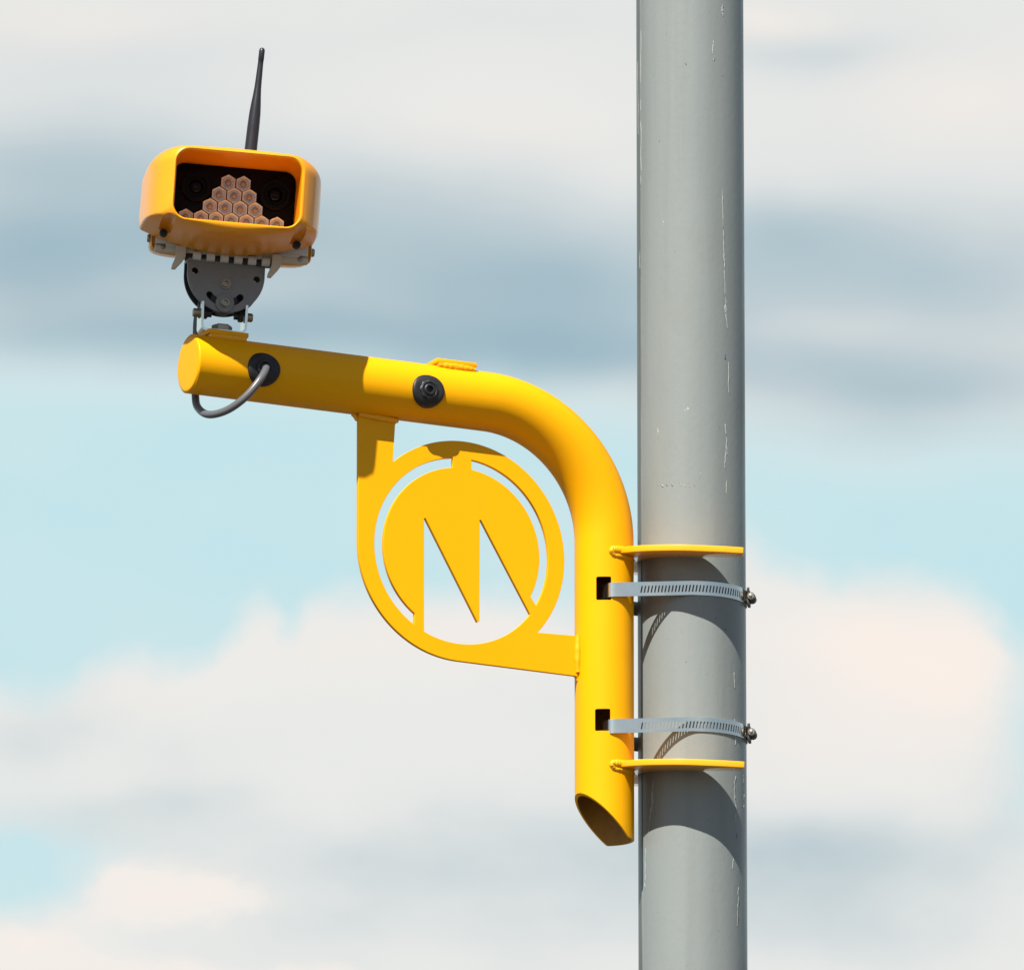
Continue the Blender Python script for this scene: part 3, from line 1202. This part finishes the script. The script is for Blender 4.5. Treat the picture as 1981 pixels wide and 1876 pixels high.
def hood_row(y, w, ht, hb, rt, rb):
    """Rounded rectangle with a crowned roof and a chin that curves up to the sides."""
    pts = []

    def corner(cx, cz, r, a0):
        for k in range(10):
            a = a0 + (PI / 2) * k / 9
            pts.append((cx + r * math.cos(a), cz + r * math.sin(a)))

    def run(p, q, n):
        for k in range(1, n):
            pts.append((p[0] + (q[0] - p[0]) * k / n, p[1] + (q[1] - p[1]) * k / n))
    corner(w - rt, ht - rt, rt, 0)
    run((w - rt, ht), (-w + rt, ht), 40)
    corner(-w + rt, ht - rt, rt, PI / 2)
    run((-w, ht - rt), (-w, -hb + rb), 24)
    corner(-w + rb, -hb + rb, rb, PI)
    run((-w + rb, -hb), (w - rb, -hb), 48)
    corner(w - rb, -hb + rb, rb, 1.5 * PI)
    run((w, -hb + rb), (w, ht - rt), 24)
    out_ = []
    for x, z in pts:
        if ht > 72 and z > 0:
            z -= 11 * (x / 167) ** 2 * min(1, (ht - 72) / 12) * smooth(z / ht)
        if hb > 71 and z < 0:
            z += 35 * (abs(x) / 167) ** 2 * min(1, (hb - 71) / 12) * smooth(-z / hb)
        # sides bow outwards a little
        x *= 1 + .012 * (1 - min(1, (z / 80) ** 2)) * min(1, max(0, (w - 128) / 20))
        out_.append(Vector((x, y, z)))
    return out_


bm = bmesh.new()
allsec = []
for i in range(len(SEC) - 1):
    n_ = 4 if i >= 8 else 2
    for k in range(n_):
        t = k / n_
        p0, p1, p2, p3 = SEC[max(i - 1, 0)], SEC[i], SEC[i + 1], SEC[min(i + 2, len(SEC) - 1)]
        if i >= 8 and i < len(SEC) - 3:
            # smooth sweep along the flanks
            row = []
            for j in range(6):
                m1 = (p2[j] - p0[j]) / max(1e-6, (p2[0] - p0[0])) * (p2[0] - p1[0])
                m2 = (p3[j] - p1[j]) / max(1e-6, (p3[0] - p1[0])) * (p2[0] - p1[0])
                row.append((2 * t ** 3 - 3 * t ** 2 + 1) * p1[j] + (t ** 3 - 2 * t ** 2 + t) * m1 + (-2 * t ** 3 + 3 * t ** 2) * p2[j] + (t ** 3 - t ** 2) * m2)
            allsec.append(tuple(row))
        else:
            allsec.append(tuple(p1[j] + (p2[j] - p1[j]) * t for j in range(6)))
allsec.append(SEC[-1])
allsec += SEC2[1:] if False else SEC2
rings(bm, [hood_row(*q) for q in allsec], True, False, True)
# closing face behind the lamp panel
hood = obj('hood', bm, M['hood'], camera_root, 40)
bmc = bmesh.new()
for sx in (-1, 1):
    lathe(bmc, (sx * 127.4, -20.3, -74), (0, 1, 0), [(0, 15.2), (138, 13.1)], 28)
cut(hood, bmc)
for sx in (-1, 1):
    bm = bmesh.new()
    lathe(bm, (sx * 127.4, 112, -74), (0, -1, 0), [(0, 8), (8, 8), (9.5, 6.5), (9.5, 4.5), (5, 4)], 24)
    obj('hood_screw', bm, M['dark_metal'], hood)  # screw coloured near black to add to the shade in its recess

# lamp panel with lenses and the cluster of lamps
bm = bmesh.new()
box(bm, (0, PANEL_Y, 0), (234, 8, 129), 2)
panel = obj('lamp_panel', bm, M['black_panel'], camera_root)
for (lx, lz, lr) in ((-73, 18, 29), (79, 16, 30)):
    bm = bmesh.new()
    lathe(bm, (lx, PANEL_Y - 3, lz), (0, -1, 0), [(0, lr), (10, lr), (12, lr - 2), (12, lr - 8), (8, lr - 10), (8, lr - 15), (4, lr - 17)], 40)
    ring = obj('lens', bm, M['lens_ring'], panel)
    bm = bmesh.new()
    lathe(bm, (lx, PANEL_Y - 7, lz), (0, -1, 0), [(0, 13), (2.5, 12), (5, 9), (6.5, 5), (7, .5)], 32)
    obj('lens_glass', bm, M['glass'], ring)
pitch_l = 29.0
lamp_rows = [(32.5, 2.5, 2), (7.8, 1, 3), (-16.9, -.5, 4), (-41.6, -1.5, 7)]
for rz, rx, n_ in lamp_rows:
    for k in range(n_):
        cx = rx + (k - (n_ - 1) / 2) * pitch_l
        bm = bmesh.new()
        hr = pitch_l / math.sqrt(3) * .985
        rows = []
        for (yy, kk) in ((-4, .95), (-10, .95), (-11.5, .90), (-10.8, .82), (-5, .62), (-4.5, .46), (-7.5, .38)):
            row = []
            for q in range(48):
                a = PI / 6 + 2 * PI * q / 48
                hexr = hr * math.cos(PI / 6) / math.cos(((a - PI / 6 + PI / 6) % (PI / 3)) - PI / 6) if True else hr
                blend = max(0, min(1, (kk - .6) / .35))
                rr = (hexr * blend + hr * .9 * (1 - blend)) * kk
                # flat sides of the hexagon face left and right
                row.append(Vector((cx + rr * math.cos(a + PI / 6), PANEL_Y + yy, rz + rr * math.sin(a + PI / 6))))
            rows.append(row)
        rings(bm, rows)
        lamp = obj('infrared_lamp', bm, M['led'], panel, 28)
        bm = bmesh.new()
        lathe(bm, (cx, PANEL_Y - 7, rz), (0, -1, 0), [(0, 6.5), (3, 6.2), (5.5, 4.6), (6.5, 2.4), (6.7, .3)], 20)
        obj('lamp_core', bm, M['led_core'], lamp)

# lower body: grey tray in front, yellow pan around and behind it
BX = 12
bm = bmesh.new()
rows = []
for (y, w, zt, zb) in ((214, 150, -30, -82), (208, 153, -26, -86), (214, 155, -22, -88), (230, 156, -18, -86), (285, 153, -8, -76), (305, 143, -8, -66)):
    row = []
    for k in range(96):
        a = 2 * PI * k / 96
        c, s = math.cos(a), math.sin(a)
        p_ = 6.0
        x = BX + w * math.copysign(abs(c) ** (2 / p_), c)
        zc_ = (zt + zb) / 2
        z = zc_ + (zt - zb) / 2 * math.copysign(abs(s) ** (2 / p_), s)
        row.append(Vector((x, y, z)))
    rows.append(row)
rings(bm, rows)
obj('lower_pan', bm, M['pan'], camera_root, 40)
bm = bmesh.new()
box(bm, (BX, 204, -55), (292, 18, 34), 2)
box(bm, (BX + 2, 198, -73), (258, 9, 5), 1)
tray = obj('front_tray', bm, M['casing'], camera_root)
bm = bmesh.new()
box(bm, (BX, 202, -80.5), (294, 16, 11), 1.5)
obj('tray_rail', bm, M['tab'], camera_root)
for sx in (-1, 1):
    bm = bmesh.new()
    lathe(bm, (BX + sx * 132, 196, -79), (0, -1, 0), [(0, 5), (3, 5), (4, 3)], 16)
    obj('tray_screw', bm, M['bolt'], tray)
    bm = bmesh.new()
    lathe(bm, (BX + sx * 153, 222, -57), (sx, 0, 0), [(0, 8), (6, 8), (8, 6), (8, 3)], 18)
    obj('side_screw', bm, M['bolt'], camera_root)
# hooked clips at either end of the hinge
for sx in (-86, 98):
    prof = [(-9, -76), (10, -76), (10, -96), (4, -106), (-8, -121), (-15, -121), (-15, -115), (-9, -98)]
    plate('clip', [Vector((sx + a, b)) for a, b in prof], [], 14, 1.2, lambda x, y, w: Vector((x, 190 + w, y)), M['tab'], camera_root)
# hinge barrel with knuckles
bm = bmesh.new()
for k in range(6):
    cx = -54 + k * 26.5
    lathe(bm, (cx - 8, 194, -90), (1, 0, 0), [(0, 8), (.8, 9), (15.2, 9), (16, 8)], 20)
    box(bm, (cx, 200, -86), (16, 12, 12), 1)
obj('hinge_knuckle', bm, M['casing'], camera_root)
bm = bmesh.new()
box(bm, (12, 204, -93), (176, 20, 10), 1.5)
obj('hinge_bar', bm, M['dark_metal'], camera_root)

# whip antenna on the roof
ab = at_depth(484, 300, cam_depth + 150)
at_ = at_depth(507.5, 93, cam_depth + 150)
inv = RC.transposed()
lb = inv @ ((ab - camera_root.location) / S)
lt = inv @ ((at_ - camera_root.location) / S)
ax = (lt - lb)
ln = ax.length
bm = bmesh.new()
prof = [(-30, 12.2), (0, 12.1), (55, 11.7), (82, 11.0), (100, 9.6), (116, 8.0), (132, 6.7), (150, 6.1), (178, 5.4), (187, 5.2), (187.5, 5.6), (ln - 6, 5.6), (ln - 2, 4.6), (ln, 1.5)]
lathe(bm, lb, ax, prof, 28)
obj('antenna', bm, M['antenna'], camera_root, 45)
bm = bmesh.new()
lathe(bm, lb - ax.normalized() * 32, ax, [(0, 17), (14, 17), (16, 15)], 6)
obj('antenna_nut', bm, M['bolt'], camera_root)
bm = bmesh.new()
lathe(bm, inv @ ((at_depth(407, 300, cam_depth + 100) - camera_root.location) / S), (0, 0, 1), [(0, 3), (13, 3), (16, 1.5)], 14)
obj('roof_screw', bm, M['tab'], camera_root)

# ------------------------------------------------------------------ swivel mount between camera and arm
MD = cam_depth + 200
yaw_m = R(12)
mount = empty('swivel_mount', at_depth(437, 531.5, MD), orient(yaw_m, R(2.6)))
tag(mount, 'grey half-disc swivel mount on a small steel fork between camera and arm', 'camera mount')
HR = 75.0


def half_disc(rad, top=22, n=56):
    pts = [Vector((rad, top)), Vector((-rad, top))]
    pts += [Vector((rad * math.cos(PI + PI * k / n), rad * math.sin(PI + PI * k / n))) for k in range(n + 1)]
    return pts


def circ(cx, cy, r, n=28):
    return [Vector((cx + r * math.cos(2 * PI * k / n), cy + r * math.sin(2 * PI * k / n))) for k in range(n)]


def arc_slot(r, w, a0, a1_, n=20):
    pv = Vector((0, -19))
    o_ = [pv + Vector((math.cos(a0 + (a1_ - a0) * k / n), math.sin(a0 + (a1_ - a0) * k / n))) * (r + w) for k in range(n + 1)]
    e = pv + Vector((math.cos(a1_), math.sin(a1_))) * r
    o_ += [e + Vector((math.cos(a1_ + PI * k / 8), math.sin(a1_ + PI * k / 8))) * w for k in range(1, 8)]
    o_ += [pv + Vector((math.cos(a1_ + (a0 - a1_) * k / n), math.sin(a1_ + (a0 - a1_) * k / n))) * (r - w) for k in range(n + 1)]
    e = pv + Vector((math.cos(a0), math.sin(a0))) * r
    o_ += [e + Vector((math.cos(a0 + PI + PI * k / 8), math.sin(a0 + PI + PI * k / 8))) * w for k in range(1, 8)]
    return o_


fp = plate('front_plate', half_disc(HR), [circ(-60, 2, 6.3), circ(60, -4, 6.3), arc_slot(38, 6.2, R(218), R(322))], 6, .8,
           lambda x, y, w: Vector((x, w, y)), M['zinc'], mount)
plate('rear_plate', half_disc(HR, 22), [circ(-60, 2, 6.3), circ(60, -4, 6.3)], 6, .8, lambda x, y, w: Vector((x - 1, 30 + w, y - 1)), M['dark_metal'], mount)
bm = bmesh.new()
box(bm, (0, 15, 23), (152, 40, 6), 1.2)
obj('top_flange', bm, M['zinc'], mount)
bm = bmesh.new()
lathe(bm, (0, 27, -50), (0, -1, 0), [(0, 26), (22, 26), (23, 24)], 32)
lathe(bm, (0, 27, -18), (0, -1, 0), [(0, 18), (22, 18), (23, 17)], 32)
box(bm, (0, 18, -58), (96, 14, 26), 2)
obj('pivot_block', bm, M['dark_metal'], mount)
bolt_head('pivot_bolt', (0, -3, -19), (0, -1, 0), 8, 8, mount, washer=11)
bm = bmesh.new()
lathe(bm, (0, -3, -57), (0, -1, 0), [(0, 17), (.6, 18.2), (3.2, 18.2), (4, 17.4), (4, 9)], 36, True, False)
obj('washer', bm, M['zinc'], mount)
bolt_head('lock_bolt', (0, -5, -57), (0, -1, 0), 8.5, 9, mount, washer=10.5)

# steel fork (U bracket): built as a bent strip, legs up and base on the pad
FW = 42.0                                                    # half distance between the legs
zb_f = -112.5


def fork_path():
    pts = []
    pts.append(Vector((-FW - 1, 0, -58)))
    pts.append(Vector((-FW, 0, zb_f + 9)))
    for k in range(1, 6):
        a = PI + (PI / 2) * k / 5
        pts.append(Vector((-FW + 9 + 9 * math.cos(a), 0, zb_f + 9 + 9 * math.sin(a))))
    for k in range(0, 6):
        a = 1.5 * PI + (PI / 2) * k / 5
        pts.append(Vector((FW - 9 + 9 * math.cos(a), 0, zb_f + 9 + 9 * math.sin(a))))
    pts.append(Vector((FW + 1, 0, -58)))
    return pts


bm = bmesh.new()
fpth = fork_path()
rows = []
for i, p in enumerate(fpth):
    a, b = fpth[max(0, i - 1)], fpth[min(len(fpth) - 1, i + 1)]
    t = (b - a).normalized()
    nrm_ = Vector((t.z, 0, -t.x))                             # outwards
    w0, w1 = -8, 38
    rows.append([p + nrm_ * 2.4 + Vector((0, w0, 0)), p + nrm_ * 2.4 + Vector((0, w1, 0)), p - nrm_ * 2.4 + Vector((0, w1, 0)), p - nrm_ * 2.4 + Vector((0, w0, 0))])
rings(bm, rows)
fork = obj('fork', bm, M['inox'], mount, 50)
for sx in (-1, 1):
    bm = bmesh.new()
    zz = -77
    lathe(bm, (sx * (FW + 2), 12, zz), (sx, 0, 0), [(0, 10.5), (3, 10.5), (3, 8.5), (12, 8.5), (14, 7), (14, 4)], 20)
    obj('fork_bolt', bm, M['bolt'], fork)
    bm = bmesh.new()
    ngon_prism(bm, (sx * (FW - 3), 12, zz), (-sx, 0, 0), 11, 9)
    lathe(bm, (sx * (FW - 11), 12, zz), (-sx, 0, 0), [(0, 6.5), (9, 6.5)], 16)
    obj('fork_nut', bm, M['dark_metal'], fork)
bm = bmesh.new()
ngon_prism(bm, (0, 14, zb_f + 2.5), (0, 0, 1), 20, 13, rot=.5)
lathe(bm, (0, 14, zb_f + 14), (0, 0, 1), [(0, 13), (1.5, 12.5), (2.5, 9)], 24)
obj('base_bolt', bm, M['bolt'], fork)

# ------------------------------------------------------------------ cable
gs, gz = gland_s[0]


def b2w(s, n_, z):
    return U * s + NN * n_ + Vector((0, 0, z))


cp = []
cbl = empty('camera_cable', (0, 0, Z0))
s380, z380 = bp(381, 640, -TR - 12)
# up behind the mount to the underside of the housing, then down behind the arm
hp = (at_depth(404, 560, MD + 62) - Vector((0, 0, Z0))) / S
s1, z1 = bp(384, 612, -TR - 8)
s2, z2 = bp(381, 700, -TR - 10)
s3, z3 = bp(378, 765, -TR - 2)
s4, z4 = bp(384, 790, -30)
s5, z5_ = bp(405, 802, 20)
s6, z6 = bp(440, 793, 58)
s7, z7 = bp(476, 767, 84)
s8, z8 = bp(504, 733, 90)
pts = [hp + Vector((0, 0, 4)), hp + Vector((0, 0, -22)), b2w(s1, -TR - 12, z1), b2w(s2, -TR - 12, z2), b2w(s3, -TR - 2, z3), b2w(s4, -30, z4), b2w(s5, 20, z5_), b2w(s6, 58, z6),
       b2w(s7, 84, z7), b2w(s8, 90, z8), b2w(gs + 1, TR + 13, gz - 3), b2w(gs, TR + 2, gz)]
bm = bmesh.new()
sweep(bm, spline(pts, 12), 7.4, 20)
o = obj('cable_sheath', bm, M['cable'], cbl, 60)
tag(cbl, 'grey cable looping under the arm end into the black grommet', 'cable')
bm = bmesh.new()
lathe(bm, hp + Vector((0, 0, 10)), (0, 0, -1), [(0, 13), (10, 13), (14, 10), (22, 9)], 20)
obj('cable_boot', bm, M['rubber'], cbl)

print('built', len(bpy.data.objects), 'objects; turn', math.degrees(turn), 'BR', BR)
